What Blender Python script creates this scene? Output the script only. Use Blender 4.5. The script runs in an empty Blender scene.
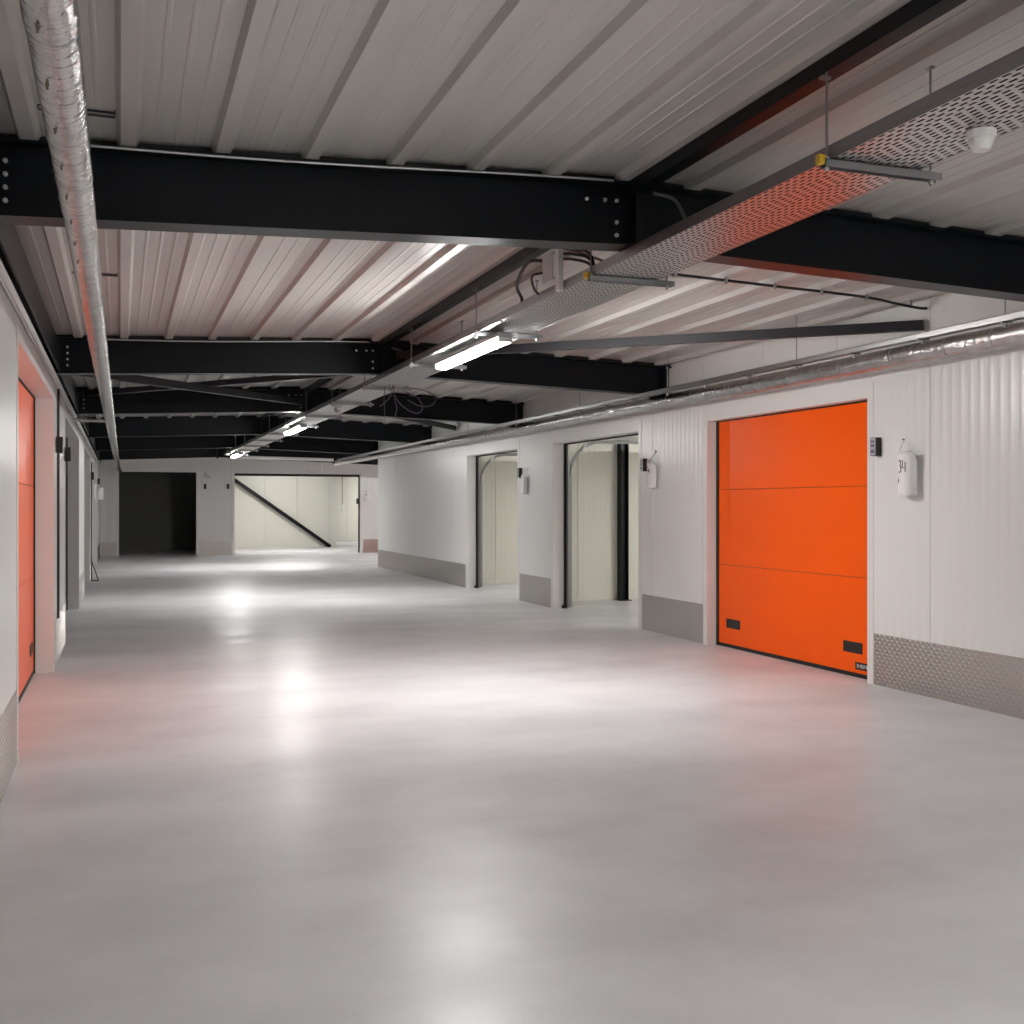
import bpy, math, random
from mathutils import Vector
random.seed(7)
sc = bpy.context.scene
col = sc.collection
XL, XR = -0.59, 6.15            # corridor wall planes
RX = 2.66                       # ridge line
def roof(x, d=0.0):             # underside of the deck ribs (= top of the beams)
    return (3.32 - 0.040*(RX-x) if x < RX else 3.32 - 0.034*(x-RX)) + d

# ------------------------------------------------------------------ materials
def mat(name, base, rough=0.5, metal=0.0, spec=0.5, coat=0.0, emit=None, estr=0.0):
    m = bpy.data.materials.new(name); m.use_nodes = True
    b = m.node_tree.nodes['Principled BSDF']
    b.inputs['Base Color'].default_value = (*base, 1)
    b.inputs['Roughness'].default_value = rough
    b.inputs['Metallic'].default_value = metal
    b.inputs['Specular IOR Level'].default_value = spec
    b.inputs['Coat Weight'].default_value = coat
    b.inputs['Coat Roughness'].default_value = 0.1
    if emit:
        b.inputs['Emission Color'].default_value = (*emit, 1)
        b.inputs['Emission Strength'].default_value = estr
    return m
class NT:
    def __init__(s, m): s.t = m.node_tree; s.b = s.t.nodes['Principled BSDF']
    def n(s, k, **kw):
        x = s.t.nodes.new(k)
        for a, v in kw.items(): setattr(x, a, v)
        return x
    def l(s, a, b): s.t.links.new(a, b)
    def pos(s):
        g = s.n('ShaderNodeNewGeometry'); p = s.n('ShaderNodeSeparateXYZ'); s.l(g.outputs['Position'], p.inputs[0])
        return g.outputs['Position'], p
    def m(s, op, a, b=None, c=None):
        x = s.n('ShaderNodeMath', operation=op)
        for i, v in enumerate((a, b, c)):
            if v is None: continue
            if isinstance(v, (int, float)): x.inputs[i].default_value = v
            else: s.l(v, x.inputs[i])
        return x.outputs[0]
    def noise(s, vec, scale, detail=3, rough=0.5, stretch=None):
        if stretch:
            mp = s.n('ShaderNodeMapping'); mp.inputs['Scale'].default_value = stretch
            s.l(vec, mp.inputs[0]); vec = mp.outputs[0]
        x = s.n('ShaderNodeTexNoise'); x.inputs['Scale'].default_value = scale
        x.inputs['Detail'].default_value = detail; x.inputs['Roughness'].default_value = rough
        s.l(vec, x.inputs['Vector']); return x.outputs['Fac']
    def bump(s, h, dist, strength=1.0):
        x = s.n('ShaderNodeBump'); x.inputs['Distance'].default_value = dist; x.inputs['Strength'].default_value = strength
        s.l(h, x.inputs['Height']); s.l(x.outputs[0], s.b.inputs['Normal'])
    def ramp(s, f, stops):
        x = s.n('ShaderNodeValToRGB'); e = x.color_ramp.elements
        while len(e) < len(stops): e.new(0.5)
        for k, (p, c) in enumerate(stops):
            e[k].position = p; e[k].color = (*c, 1) if len(c) == 3 else c
        s.l(f, x.inputs[0]); return x.outputs[0]

def ribbed(name, base, axis, rough=0.285, amp=0.0017):
    """micro-ribbed sandwich panel, vertical ribs every 10 cm"""
    m = mat(name, base, rough, spec=0.55); t = NT(m)
    P, p = t.pos()
    y = p.outputs[axis]
    w = t.m('SINE', t.m('MULTIPLY', y, 2*math.pi/0.1))
    w2 = t.m('POWER', t.m('MULTIPLY_ADD', w, 0.5, 0.5), 2.2)
    n = t.noise(P, 1.1, 2)
    h = t.m('ADD', w2, t.m('MULTIPLY', n, 1.5))
    t.bump(h, amp)
    c = t.ramp(t.noise(P, 0.6, 3), [(0.3, tuple(v*0.97 for v in base)), (0.7, base)])
    t.l(c, t.b.inputs['Base Color'])
    return m

WHITE = (0.765, 0.770, 0.750)
M = {}
M['panel_y'] = ribbed('white ribbed panel', WHITE, 'Y')
M['panel_x'] = ribbed('white ribbed end panel', WHITE, 'X')
M['cream_x'] = ribbed('cream panel', (0.68, 0.67, 0.60), 'X', 0.4, 0.0008)
M['cream_y'] = ribbed('cream panel side', (0.68, 0.67, 0.60), 'Y', 0.4, 0.0008)
M['flash'] = mat('white flashing', (0.75, 0.74, 0.725), 0.30)
M['black'] = mat('anthracite steel paint', (0.004, 0.0056, 0.0080), 0.36, spec=0.20)
M['brace'] = mat('anthracite brace paint', (0.016, 0.017, 0.022), 0.42)
M['rubber'] = mat('black rubber', (0.008, 0.008, 0.008), 0.6)
M['plastic'] = mat('black plastic', (0.012, 0.012, 0.013), 0.35)
M['grey_plastic'] = mat('grey plastic', (0.42, 0.42, 0.43), 0.4)
M['violet_print'] = mat('violet print', (0.12, 0.10, 0.20), 0.4)
M['white_plastic'] = mat('white plastic', (0.72, 0.71, 0.69), 0.4)
M['paper'] = mat('paper', (0.82, 0.82, 0.82), 0.7)
M['ink'] = mat('ink', (0.015, 0.015, 0.02), 0.6)
M['brown'] = mat('brown cord', (0.12, 0.08, 0.05), 0.7)
M['galv'] = mat('galvanised steel', (0.50, 0.50, 0.50), 0.34, 1.0)
M['galv_dark'] = mat('dull galvanised steel', (0.30, 0.30, 0.31), 0.4, 0.9)
M['bolt'] = mat('zinc bolt', (0.65, 0.65, 0.65), 0.3, 1.0)
M['cable'] = mat('black cable sheath', (0.012, 0.012, 0.012), 0.45)
M['cable_grey'] = mat('grey cable sheath', (0.10, 0.095, 0.11), 0.5)
M['cable_violet'] = mat('violet cable sheath', (0.11, 0.09, 0.17), 0.5)
M['yellow'] = mat('yellow clamp', (0.65, 0.42, 0.03), 0.4)
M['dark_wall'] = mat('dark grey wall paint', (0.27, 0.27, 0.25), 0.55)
M['housing'] = mat('light grey lamp housing', (0.35, 0.36, 0.37), 0.4)
M['tube'] = mat('lit lamp diffuser', (0.9, 0.9, 0.9), 0.4, emit=(1.0, 0.985, 0.965), estr=62.0)

def orange_mat():
    m = mat('orange door steel', (0.96, 0.115, 0.001), 0.29, spec=0.22); t = NT(m)
    P, p = t.pos()
    t.bump(t.noise(P, 220, 2), 0.0004)
    return m
M['orange'] = orange_mat()

def deck_mat():
    m = mat('roof deck sheet', (0.47, 0.445, 0.415), 0.34, spec=0.5); t = NT(m)
    P, p = t.pos()
    n = t.noise(P, 0.5, 2, stretch=(2, 0.5, 1))
    t.l(t.ramp(n, [(0.3, (0.455, 0.435, 0.41)), (0.7, (0.495, 0.475, 0.45))]), t.b.inputs['Base Color'])
    # long shallow rollforming marks
    h = t.noise(P, 1.0, 1, stretch=(9, 0.2, 1))
    t.bump(h, 0.003)
    return m
M['deck'] = deck_mat()

def floor_mat():
    m = mat('polished concrete', (0.36, 0.35, 0.34), 0.3, spec=0.25); t = NT(m)
    P, p = t.pos()
    a = t.noise(P, 0.28, 4, 0.55, (1.0, 2.4, 1))
    b = t.noise(P, 1.6, 5, 0.6)
    c = t.noise(P, 60, 3, 0.6)
    f = t.m('ADD', t.m('MULTIPLY', a, 0.62), t.m('ADD', t.m('MULTIPLY', b, 0.30), t.m('MULTIPLY', c, 0.08)))
    colr = t.ramp(f, [(0.33, (0.52, 0.515, 0.53)), (0.46, (0.63, 0.625, 0.64)), (0.55, (0.70, 0.695, 0.71)), (0.68, (0.77, 0.767, 0.78))])
    # faint trowel arcs
    v = t.n('ShaderNodeVectorMath', operation='DISTANCE'); v.inputs[1].default_value = (4.6, 2.1, 0); t.l(P, v.inputs[0])
    arc = t.m('POWER', t.m('ABSOLUTE', t.m('SINE', t.m('MULTIPLY', t.m('ADD', v.outputs['Value'], t.m('MULTIPLY', b, 0.12)), 9.0))), 26)
    msk = t.ramp(t.noise(P, 0.7, 2), [(0.54, (0, 0, 0)), (0.66, (1, 1, 1))])
    arcf = t.m('MULTIPLY', t.m('MULTIPLY', arc, msk), 0.10)
    mx = t.n('ShaderNodeMix', data_type='RGBA'); t.l(arcf, mx.inputs[0]); t.l(colr, mx.inputs[6]); mx.inputs[7].default_value = (0.7, 0.69, 0.68, 1)
    t.l(mx.outputs[2], t.b.inputs['Base Color'])
    r = t.n('ShaderNodeMapRange'); r.inputs[1].default_value = 0.3; r.inputs[2].default_value = 0.7
    r.inputs[3].default_value = 0.30; r.inputs[4].default_value = 0.44
    t.l(t.noise(P, 0.8, 3, 0.5, (1, 1.6, 1)), r.inputs[0]); t.l(r.outputs[0], t.b.inputs['Roughness'])
    t.bump(t.m('ADD', t.noise(P, 2.2, 3), t.m('MULTIPLY', t.noise(P, 14, 3), 0.12)), 0.004, 1.0)
    return m
M['floor'] = floor_mat()

def foil_mat():
    m = mat('aluminium foil jacket', (0.70, 0.69, 0.68), 0.24, 1.0); t = NT(m)
    P, p = t.pos()
    a = t.noise(P, 26, 4, 0.6, (1, 0.5, 1)); b = t.noise(P, 7, 2, 0.5, (0.3, 3, 0.3))
    t.bump(t.m('ADD', t.m('MULTIPLY', a, 0.8), b), 0.011)
    t.l(t.ramp(t.noise(P, 9, 3), [(0.3, (0.40, 0.39, 0.38)), (0.7, (0.56, 0.55, 0.54))]), t.b.inputs['Base Color'])
    return m
M['foil'] = foil_mat()

def checker_mat():
    m = mat('aluminium tread plate', (0.50, 0.472, 0.445), 0.30, 1.0); t = NT(m)
    P, p = t.pos()
    r = t.n('ShaderNodeMapRange'); r.inputs[3].default_value = 0.285; r.inputs[4].default_value = 0.33
    t.l(t.noise(P, 3, 3), r.inputs[0]); t.l(r.outputs[0], t.b.inputs['Roughness'])
    return m
M['tread'] = checker_mat()

def perforated():
    """galvanised sheet with staggered slots punched through it (alpha)"""
    m = mat('perforated tray sheet', (0.56, 0.55, 0.545), 0.30, 1.0); t = NT(m)
    P, p = t.pos()
    row = t.m('DIVIDE', t.m('SUBTRACT', p.outputs['X'], 2.610), 0.0264)
    ri = t.m('FLOOR', row); rf = t.m('FRACT', row)
    off = t.m('MULTIPLY', t.m('PINGPONG', t.m('ADD', ri, 0.0), 4.0), 0.25)      # chevron stagger
    yy = t.m('ADD', t.m('DIVIDE', p.outputs['Y'], 0.054), off)
    yf = t.m('FRACT', t.m('ADD', yy, 100.0))
    inx = t.m('LESS_THAN', t.m('ABSOLUTE', t.m('SUBTRACT', rf, 0.5)), 0.23)
    iny = t.m('LESS_THAN', t.m('ABSOLUTE', t.m('SUBTRACT', yf, 0.5)), 0.33)
    hole = t.m('MULTIPLY', inx, iny)
    t.l(t.m('SUBTRACT', 1.0, hole), t.b.inputs['Alpha'])
    return m
M['perf'] = perforated()

# ------------------------------------------------------------------ mesh helpers
class MB:
    def __init__(s): s.v = []; s.f = []; s.sm = []
    def add(s, vs, fs, smooth=False):
        o = len(s.v); s.v += [tuple(v) for v in vs]
        for f in fs: s.f.append(tuple(i+o for i in f)); s.sm.append(smooth)
        return s
    def box(s, x0, x1, y0, y1, z0, z1):
        vs = [(x, y, z) for z in (z0, z1) for y in (y0, y1) for x in (x0, x1)]
        return s.add(vs, [(0, 2, 3, 1), (4, 5, 7, 6), (0, 1, 5, 4), (2, 6, 7, 3), (0, 4, 6, 2), (1, 3, 7, 5)])
    def bar(s, a, b, w, h):
        """rectangular bar from a to b; w sideways, h upwards"""
        a, b = Vector(a), Vector(b); d = (b-a).normalized()
        up = Vector((0, 0, 1)) if abs(d.z) < 0.95 else Vector((0, 1, 0))
        sd = d.cross(up).normalized(); u = sd.cross(d).normalized()
        vs = [p + sd*(i*w/2) + u*(j*h/2) for p in (a, b) for i, j in ((-1, -1), (1, -1), (1, 1), (-1, 1))]
        return s.add(vs, [(3, 2, 1, 0), (4, 5, 6, 7), (0, 1, 5, 4), (1, 2, 6, 5), (2, 3, 7, 6), (3, 0, 4, 7)])
    def tube(s, pts, r, n=10, caps=True, closed=False):
        pts = [Vector(p) for p in pts]; rings = []; ref = None
        for i, p in enumerate(pts):
            d = (pts[min(i+1, len(pts)-1)] - pts[max(i-1, 0)]).normalized()
            if ref is None:
                ref = Vector((0, 0, 1)) if abs(d.z) < 0.9 else Vector((1, 0, 0))
            sd = d.cross(ref)
            if sd.length < 1e-4: sd = d.cross(Vector((0.3, 1, 0.2)))
            sd.normalize(); u = sd.cross(d).normalized(); ref = u
            rr = r[i] if isinstance(r, (list, tuple)) else r
            rings.append([p + (sd*math.cos(2*math.pi*k/n) + u*math.sin(2*math.pi*k/n))*rr for k in range(n)])
        vs = [v for g in rings for v in g]; fs = []
        for i in range(len(rings)-1):
            for k in range(n):
                a, b = i*n+k, i*n+(k+1) % n
                fs.append((a, b, b+n, a+n))
        s.add(vs, fs, True)
        if caps:
            o = len(s.v); m = len(rings)-1
            s.add(rings[0], [tuple(range(n))]); s.add(rings[m], [tuple(reversed(range(n)))])
        return s
    def cyl(s, a, b, r, n=12, r2=None): return s.tube([a, b], [r, r2 if r2 is not None else r], n)
    def build(s, name, material, parent=None, bevel=0.0, org=None):
        me = bpy.data.meshes.new(name)
        if parent is not None: o0 = Vector(parent['_o'])
        elif org is not None: o0 = Vector(org)
        else:
            xs, ys, zs = zip(*s.v); o0 = Vector(((min(xs)+max(xs))/2, (min(ys)+max(ys))/2, min(zs)))
        me.from_pydata([tuple(Vector(v)-o0) for v in s.v], [], s.f)
        me.polygons.foreach_set('use_smooth', s.sm)
        me.materials.append(material); me.update()
        ob = bpy.data.objects.new(name, me); col.objects.link(ob)
        if parent is not None: ob.parent = parent; ob['_o'] = parent['_o']
        else: ob.location = o0; ob['_o'] = tuple(o0)
        if bevel:
            b = ob.modifiers.new('bevel', 'BEVEL'); b.width = bevel; b.segments = 2; b.limit_method = 'ANGLE'
        return ob
def struct(o): o['kind'] = 'structure'; return o
def tag(o, label, cat, group=None):
    o['label'] = label; o['category'] = cat
    if group: o['group'] = group
    return o
def root(name, loc):
    o = bpy.data.objects.new(name, None); col.objects.link(o); o.location = loc; o['_o'] = tuple(loc)
    o.empty_display_size = 0.1; return o
def lab(o, label): o['label'] = label; return o
def copy_tree(o, parent=None):
    c = o.copy(); col.objects.link(c)
    if parent: c.parent = parent
    for ch in o.children: copy_tree(ch, c)
    return c
def arc(c, r, a0, a1, n, fx):
    return [fx(c, r, a0+(a1-a0)*k/n) for k in range(n+1)]
def spline(pts, n=8):
    P = [Vector(p) for p in pts]; P = [P[0]*2-P[1]] + P + [P[-1]*2-P[-2]]; out = []
    for i in range(1, len(P)-2):
        for k in range(n):
            t = k/n; a, b, c, d = P[i-1], P[i], P[i+1], P[i+2]
            out.append(0.5*((2*b)+(c-a)*t+(2*a-5*b+4*c-d)*t*t+(3*b-a-3*c+d)*t**3))
    out.append(P[-2]); return out

# ------------------------------------------------------------------ floor and roof deck
struct(MB().box(-3.5, 15, -6.2, 50, -0.12, 0).build('floor', M['floor']))

def deck():
    b = MB()
    xs = []                                        # profile points (x, drop above rib bottom)
    k0, k1 = -9, 36
    for k in range(k0, k1):
        xr = 0.033 + 0.425*k
        xs += [(xr-0.052, 0.036), (xr-0.032, 0.0), (xr+0.032, 0.0), (xr+0.052, 0.036)]
        for g in (0.125, 0.2125, 0.30):
            xs += [(xr+g-0.012, 0.036), (xr+g-0.005, 0.0335), (xr+g+0.005, 0.0335), (xr+g+0.012, 0.036)]
    y0, y1 = -6.2, 50
    vs = []; fs = []
    for x, d in xs:
        z = roof(x) + d
        vs += [(x, y0, z), (x, y1, z)]
    for i in range(len(xs)-1):
        fs.append((2*i, 2*i+1, 2*i+3, 2*i+2))
    n = len(vs)
    b.add(vs, fs)
    b.add([(x, y, roof(x)+0.12) for x in (-3.8, RX, 15.3) for y in (y0, y1)], [(0, 2, 3, 1), (2, 4, 5, 3)])
    return b.build('ceiling', M['deck'], org=(RX, 0, 3.3))
struct(deck())

# ------------------------------------------------------------------ walls
G = 0.006                                             # gap between neighbouring wall panels
def seams(a, b, first, step=1.21):
    k = math.ceil((a-first)/step - 1e-6); out = [a]
    while first + k*step < b - 0.02:
        if first+k*step > a + 0.02: out.append(first+k*step)
        k += 1
    return out + [b]
def wall_y(b, x0, x1, segs, face, first=7.07):
    """wall along Y; segs = (y0, y1, z0, z1); face -1: visible side at x0, +1: at x1"""
    for y0, y1, z0, z1 in segs:
        ss = seams(y0, y1, first)
        for i in range(len(ss)-1):
            a = ss[i] + (G/2 if i else 0); c = ss[i+1] - (G/2 if i < len(ss)-2 else 0)
            b.box(x0, x1, a, c, z0, z1)
        if face < 0: b.box(x1-0.01, x1+0.02, y0, y1, z0, z1)
        else: b.box(x0-0.02, x0+0.01, y0, y1, z0, z1)
def wall_x(b, y0, y1, segs, first=0.9, back=True):
    for x0, x1, z0, z1 in segs:
        ss = seams(x0, x1, first)
        for i in range(len(ss)-1):
            a = ss[i] + (G/2 if i else 0); c = ss[i+1] - (G/2 if i < len(ss)-2 else 0)
            b.box(a, c, y0, y1, z0, z1)
        if back: b.box(x0, x1, y1-0.01, y1+0.02, z0, z1)

TOPR = 3.246
OR = [(7.84, 10.60, 'closed'), (12.29, 15.17, 'open'), (16.71, 19.49, 'open')]    # openings in the right wall
YE = 27.0
H = 2.50
b = MB()
edges = [-6.2] + [v for o in OR for v in o[:2]] + [YE]
wall_y(b, XR, XR+0.12, [(edges[i], edges[i+1], 0, TOPR) for i in range(0, len(edges), 2)], -1)
wall_y(b, XR, XR+0.12, [(o[0], o[1], H, TOPR) for o in OR], -1)
struct(b.build('wall_right', M['panel_y']))

HL = 2.56
OL = [(7.22, 10.95), (13.22, 17.5), (20.0, 23.8), (26.4, 30.9)]
YB = 35.4
b = MB()
edges = [-6.2] + [v for o in OL for v in o] + [YB]
wall_y(b, XL-0.12, XL, [(edges[i], edges[i+1], 0, 2.80) for i in range(0, len(edges), 2)], 1, 5.9)
wall_y(b, XL-0.12, XL, [(o[0], o[1], HL, 2.80) for o in OL], 1, 5.9)
struct(b.build('wall_left', M['panel_y']))
struct(MB().box(-1.00, -0.92, -6.2, YB, 0, 3.2).build('wall_left_cavity', M['dark_wall']))
# L-shaped cover strip along the top of the left wall
struct(MB().box(XL-0.14, XL+0.012, -6.2, YB, 2.80, 2.815).box(XL, XL+0.012, -6.2, YB, 2.70, 2.80)
       .box(XL+0.004, XL+0.02, -6.2, YB, 2.70, 2.712).build('trim_1', M['flash']))

# end wall with two openings
OB = [(-0.05, 2.25, 2.615), (3.41, 7.48, 2.60)]
b = MB()
wall_x(b, YB, YB+0.12, [(-0.95, OB[0][0], 0, 3.28), (OB[0][1], OB[1][0], 0, 3.40), (OB[1][1], 14.6, 0, 2.98)])
wall_x(b, YB, YB+0.12, [(OB[0][0], OB[0][1], OB[0][2], 3.31), (OB[1][0], OB[1][1], OB[1][2], 3.24)])
struct(b.build('wall_back', M['panel_x']))
struct(MB().box(-3.4, 14.6, -6.2, -6.08, 0, 3.3).build('wall_front', M['panel_x']))
b = MB(); wall_x(b, YE-0.14, YE-0.02, [(XR+0.12, 8.0, 0, 3.15), (10.9, 14.6, 0, 3.0), (8.0, 10.9, 2.5, 3.05)], back=False)
struct(b.build('wall_side_passage', M['panel_x']))
struct(MB().box(14.5, 14.6, YE-0.1, YB, 0, 2.98).build('wall_passage_end', M['panel_y']))

# storage units behind the right wall
def part_wall(name, y, x0=XR+0.12, x1=12.0, z=3.12):
    b = MB(); wall_x(b, y, y+0.08, [(x0, x1, 0, z)], first=7.0, back=False); struct(b.build(name, M['cream_x']))
part_wall('wall_partition', 16.2); part_wall('wall_partition', 20.3); part_wall('wall_partition', 11.4)
b = MB(); wall_y(b, 12.0, 12.1, [(6.4, 20.4, 0, 3.02)], -1); struct(b.build('wall_unit_rear', M['cream_y']))

# room behind the dark opening, room behind the wide opening
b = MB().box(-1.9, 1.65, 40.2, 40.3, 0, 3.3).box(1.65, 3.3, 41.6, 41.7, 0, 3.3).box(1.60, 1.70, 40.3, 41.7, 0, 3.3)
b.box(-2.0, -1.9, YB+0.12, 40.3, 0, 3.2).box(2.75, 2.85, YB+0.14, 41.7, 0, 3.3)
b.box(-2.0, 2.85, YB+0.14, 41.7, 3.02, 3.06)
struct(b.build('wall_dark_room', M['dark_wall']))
b = MB(); wall_x(b, 40.8, 40.9, [(2.85, 7.68, 0, 3.3)], first=5.0, back=False)
wall_x(b, 46.5, 46.6, [(7.68, 14.5, 0, 3.1)], first=8.0, back=False)
struct(b.build('wall_room_rear', M['cream_x']))
b = MB(); wall_y(b, 7.60, 7.68, [(40.9, 46.5, 0, 3.2)], 1); wall_y(b, 14.4, 14.5, [(YB+0.14, 46.5, 0, 2.95)], -1)
b.box(2.86, 2.92, YB+0.14, 40.8, 0, 3.3)
struct(b.build('wall_room_side', M['cream_y']))

# ------------------------------------------------------------------ flashings round the openings
def surround_y(n, y0, y1, h, x, d, face):
    b = MB(); s = face                                 # s = direction out of the wall
    def bx(xa, xb, *r): b.box(min(xa, xb), max(xa, xb), *r)
    e = 0.005; w = 0.075
    bx(x, x+s*e, y0-w, y0, 0, h+0.14); bx(x, x+s*e, y1, y1+w, 0, h+0.14); bx(x, x+s*e, y0, y1, h, h+0.14)
    bx(x-s*d, x+s*e, y0-0.001, y0+0.006, 0, h); bx(x-s*d, x+s*e, y1-0.006, y1+0.001, 0, h); bx(x-s*d, x+s*e, y0, y1, h-0.006, h+0.001)
    struct(b.build('trim_%d' % n, M['flash']))
n = 2
for y0, y1, k in OR: surround_y(n, y0, y1, H, XR, 0.12 if k == 'closed' else 0.17, -1); n += 1
for y0, y1 in OL: surround_y(n, y0, y1, HL, XL, 0.17, 1); n += 1
for x0, x1, h in OB:
    b = MB(); e = 0.005; w = 0.07
    b.box(x0-w, x0, YB-e, YB, 0, h+0.1).box(x1, x1+w, YB-e, YB, 0, h+0.1).box(x0, x1, YB-e, YB, h, h+0.1)
    b.box(x0, x0+0.006, YB-e, YB+0.14, 0, h).box(x1-0.006, x1, YB-e, YB+0.14, 0, h).box(x0, x1, YB-e, YB+0.14, h-0.006, h)
    struct(b.build('trim_%d' % n, M['flash'])); n += 1

# ------------------------------------------------------------------ tread plate skirtings
def tread(name, a, c, plane, axis, s):
    """plate from a to c along the axis on the given plane, facing s"""
    b = MB(); t = 0.003; z0, z1 = 0.006, 0.448
    def P(u, out, z): return (plane+s*out, u, z) if axis == 'Y' else (u, plane+s*out, z)
    def bx(u0, u1, o0, o1, za, zb):
        vs = [P(u, o, z) for z in (za, zb) for u in (u0, u1) for o in (o0, o1)]
        b.add(vs, [(0, 1, 3, 2), (4, 6, 7, 5), (0, 4, 5, 1), (2, 3, 7, 6), (0, 2, 6, 4), (1, 5, 7, 3)])
    bx(a, c, 0, t, z0, z1)
    p = 0.0315; i = 0; u = a + p*0.6
    while u < c - p*0.5:
        j = 0; z = z0 + p*0.6
        while z < z1 - p*0.4:
            sg = 1 if (i+j) % 2 else -1
            dx, dz = 0.0125, 0.0125*sg; ex, ez = -0.0048*sg, 0.0048
            q = [P(u-dx, t, z-dz), P(u+ex, t, z+ez), P(u+dx, t, z+dz), P(u-ex, t, z-ez), P(u-dx*0.45, t+0.0034, z-dz*0.45), P(u+dx*0.45, t+0.0034, z+dz*0.45)]
            b.add(q, [(0, 1, 4), (1, 5, 4), (1, 2, 5), (2, 3, 5), (3, 4, 5), (3, 0, 4)])
            z += p; j += 1
        u += p; i += 1
    return struct(b.build(name, M['tread']))
for a, c in ((3.0, 7.76), (10.69, 12.20), (15.26, 16.62), (19.57, YE-0.01)): tread('baseboard_right', a, c, XR-0.0005, 'Y', -1)
for a, c in ((3.0, 7.13), (11.04, 13.13), (17.59, 19.91), (23.9, 26.3), (30.99, YB-0.02)): tread('baseboard_left', a, c, XL+0.0005, 'Y', 1)
for a, c in ((-0.56, -0.13), (2.33, 3.33), (7.56, 12.0)): tread('baseboard_back', a, c, YB-0.0005, 'X', -1)

# ------------------------------------------------------------------ sectional doors
def track_profile(rt, y, sx, x0, top, run, yd):
    """door rail: vertical, quarter turn, then horizontal into the unit"""
    r = 0.50
    pts = [(x0, y, 0.02), (x0, y, top-r)]
    pts += [(x0+sx*r*(1-math.cos(a)), y, top-r+r*math.sin(a)) for a in [math.pi/2*k/12 for k in range(1, 13)]]
    pts.append((x0+sx*run, y, top))
    b = MB()
    for i in range(len(pts)-1): b.bar(pts[i], pts[i+1], 0.012, 0.05) if i else b.bar(pts[0], pts[1], 0.05, 0.012)
    return b
def closed_door(n, y0, y1, h, x, s, label, skin='orange'):
    """s: direction the face looks (-1 = towards -X)"""
    r = struct(root('door_%d' % n, (x, (y0+y1)/2, 0))); r['label'] = label
    zs = [0.035, 0.904, 1.73, h+0.06]; t = 0.04
    for i in range(3):
        b = MB(); xa, xb = sorted((x, x-s*t)); b.box(xa, xb, y0+0.045, y1+0.02, zs[i]+0.002, zs[i+1]-0.002)
        b.build('door_panel', M[skin], r, bevel=0.003)
    f = sorted((x-s*0.006, x-s*t)); 
    MB().box(f[0], f[1], y0+0.03, y1+0.03, 0.03, h+0.05).build('door_core', M['rubber'], r)
    f = sorted((x+s*0.004, x-s*0.04))
    MB().box(f[0], f[1], y0+0.008, y1-0.008, 0.0, 0.036).build('bottom_seal', M['rubber'], r)
    f = sorted((x+s*0.012, x-s*0.02))
    MB().box(f[0], f[1], y1-0.05, y1-0.007, 0.0, h-0.01).build('side_seal', M['rubber'], r)
    MB().box(f[0], f[1], y0+0.007, y0+0.03, 0.0, h-0.01).build('side_seal', M['rubber'], r)
    MB().box(f[0], f[1], y0+0.007, y1-0.007, h-0.02, h-0.006).build('top_seal', M['rubber'], r)
    for yc in (y0+0.365, y1-0.35):
        g = MB(); f = sorted((x, x+s*0.006)); L, Hh = 0.135, 0.05
        g.box(f[0], f[1], yc-L, yc+L, 0.265-Hh, 0.265-Hh+0.012).box(f[0], f[1], yc-L, yc+L, 0.265+Hh-0.012, 0.265+Hh)
        g.box(f[0], f[1], yc-L, yc-L+0.014, 0.265-Hh, 0.265+Hh).box(f[0], f[1], yc+L-0.014, yc+L, 0.265-Hh, 0.265+Hh)
        f = sorted((x, x+s*0.002)); g.box(f[0], f[1], yc-L, yc+L, 0.265-Hh, 0.265+Hh)
        g.build('grip', M['plastic'], r)
    # maker's plate: dark plate with a row of pale letters
    yc = y0+0.22
    f = sorted((x, x+s*0.003)); pl = MB().box(f[0], f[1], yc-0.14, yc+0.11, 0.072, 0.138).build('name_plate', M['ink'], r)
    g = MB(); f = sorted((x+s*0.003, x+s*0.0042))
    for k in range(9):
        ya = yc+0.085-k*0.025; w = 0.005
        g.box(f[0], f[1], ya-w, ya, 0.088, 0.122)
        if k % 3 != 1: g.box(f[0], f[1], ya-0.017, ya-0.012, 0.088, 0.122)
        if k % 2 == 0: g.box(f[0], f[1], ya-0.017, ya, 0.115, 0.122)
        if k % 3 == 0: g.box(f[0], f[1], ya-0.017, ya, 0.088, 0.094)
        else: g.box(f[0], f[1], ya-0.017, ya, 0.102, 0.107)
    g.build('lettering', M['paper'], pl)
    return r
closed_door(1, 7.84, 10.60, H, XR+0.12, -1, 'bright orange sectional door in the right wall, closed')
closed_door(2, 7.22, 10.95, HL, XL-0.165, 1, 'orange sectional door at the left edge of the picture, closed')
for k, (y0, y1) in enumerate(OL[1:]): closed_door(3+k, y0, y1, HL, XL-0.165, 1, 'recessed door along the left wall, closed', 'black')
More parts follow.
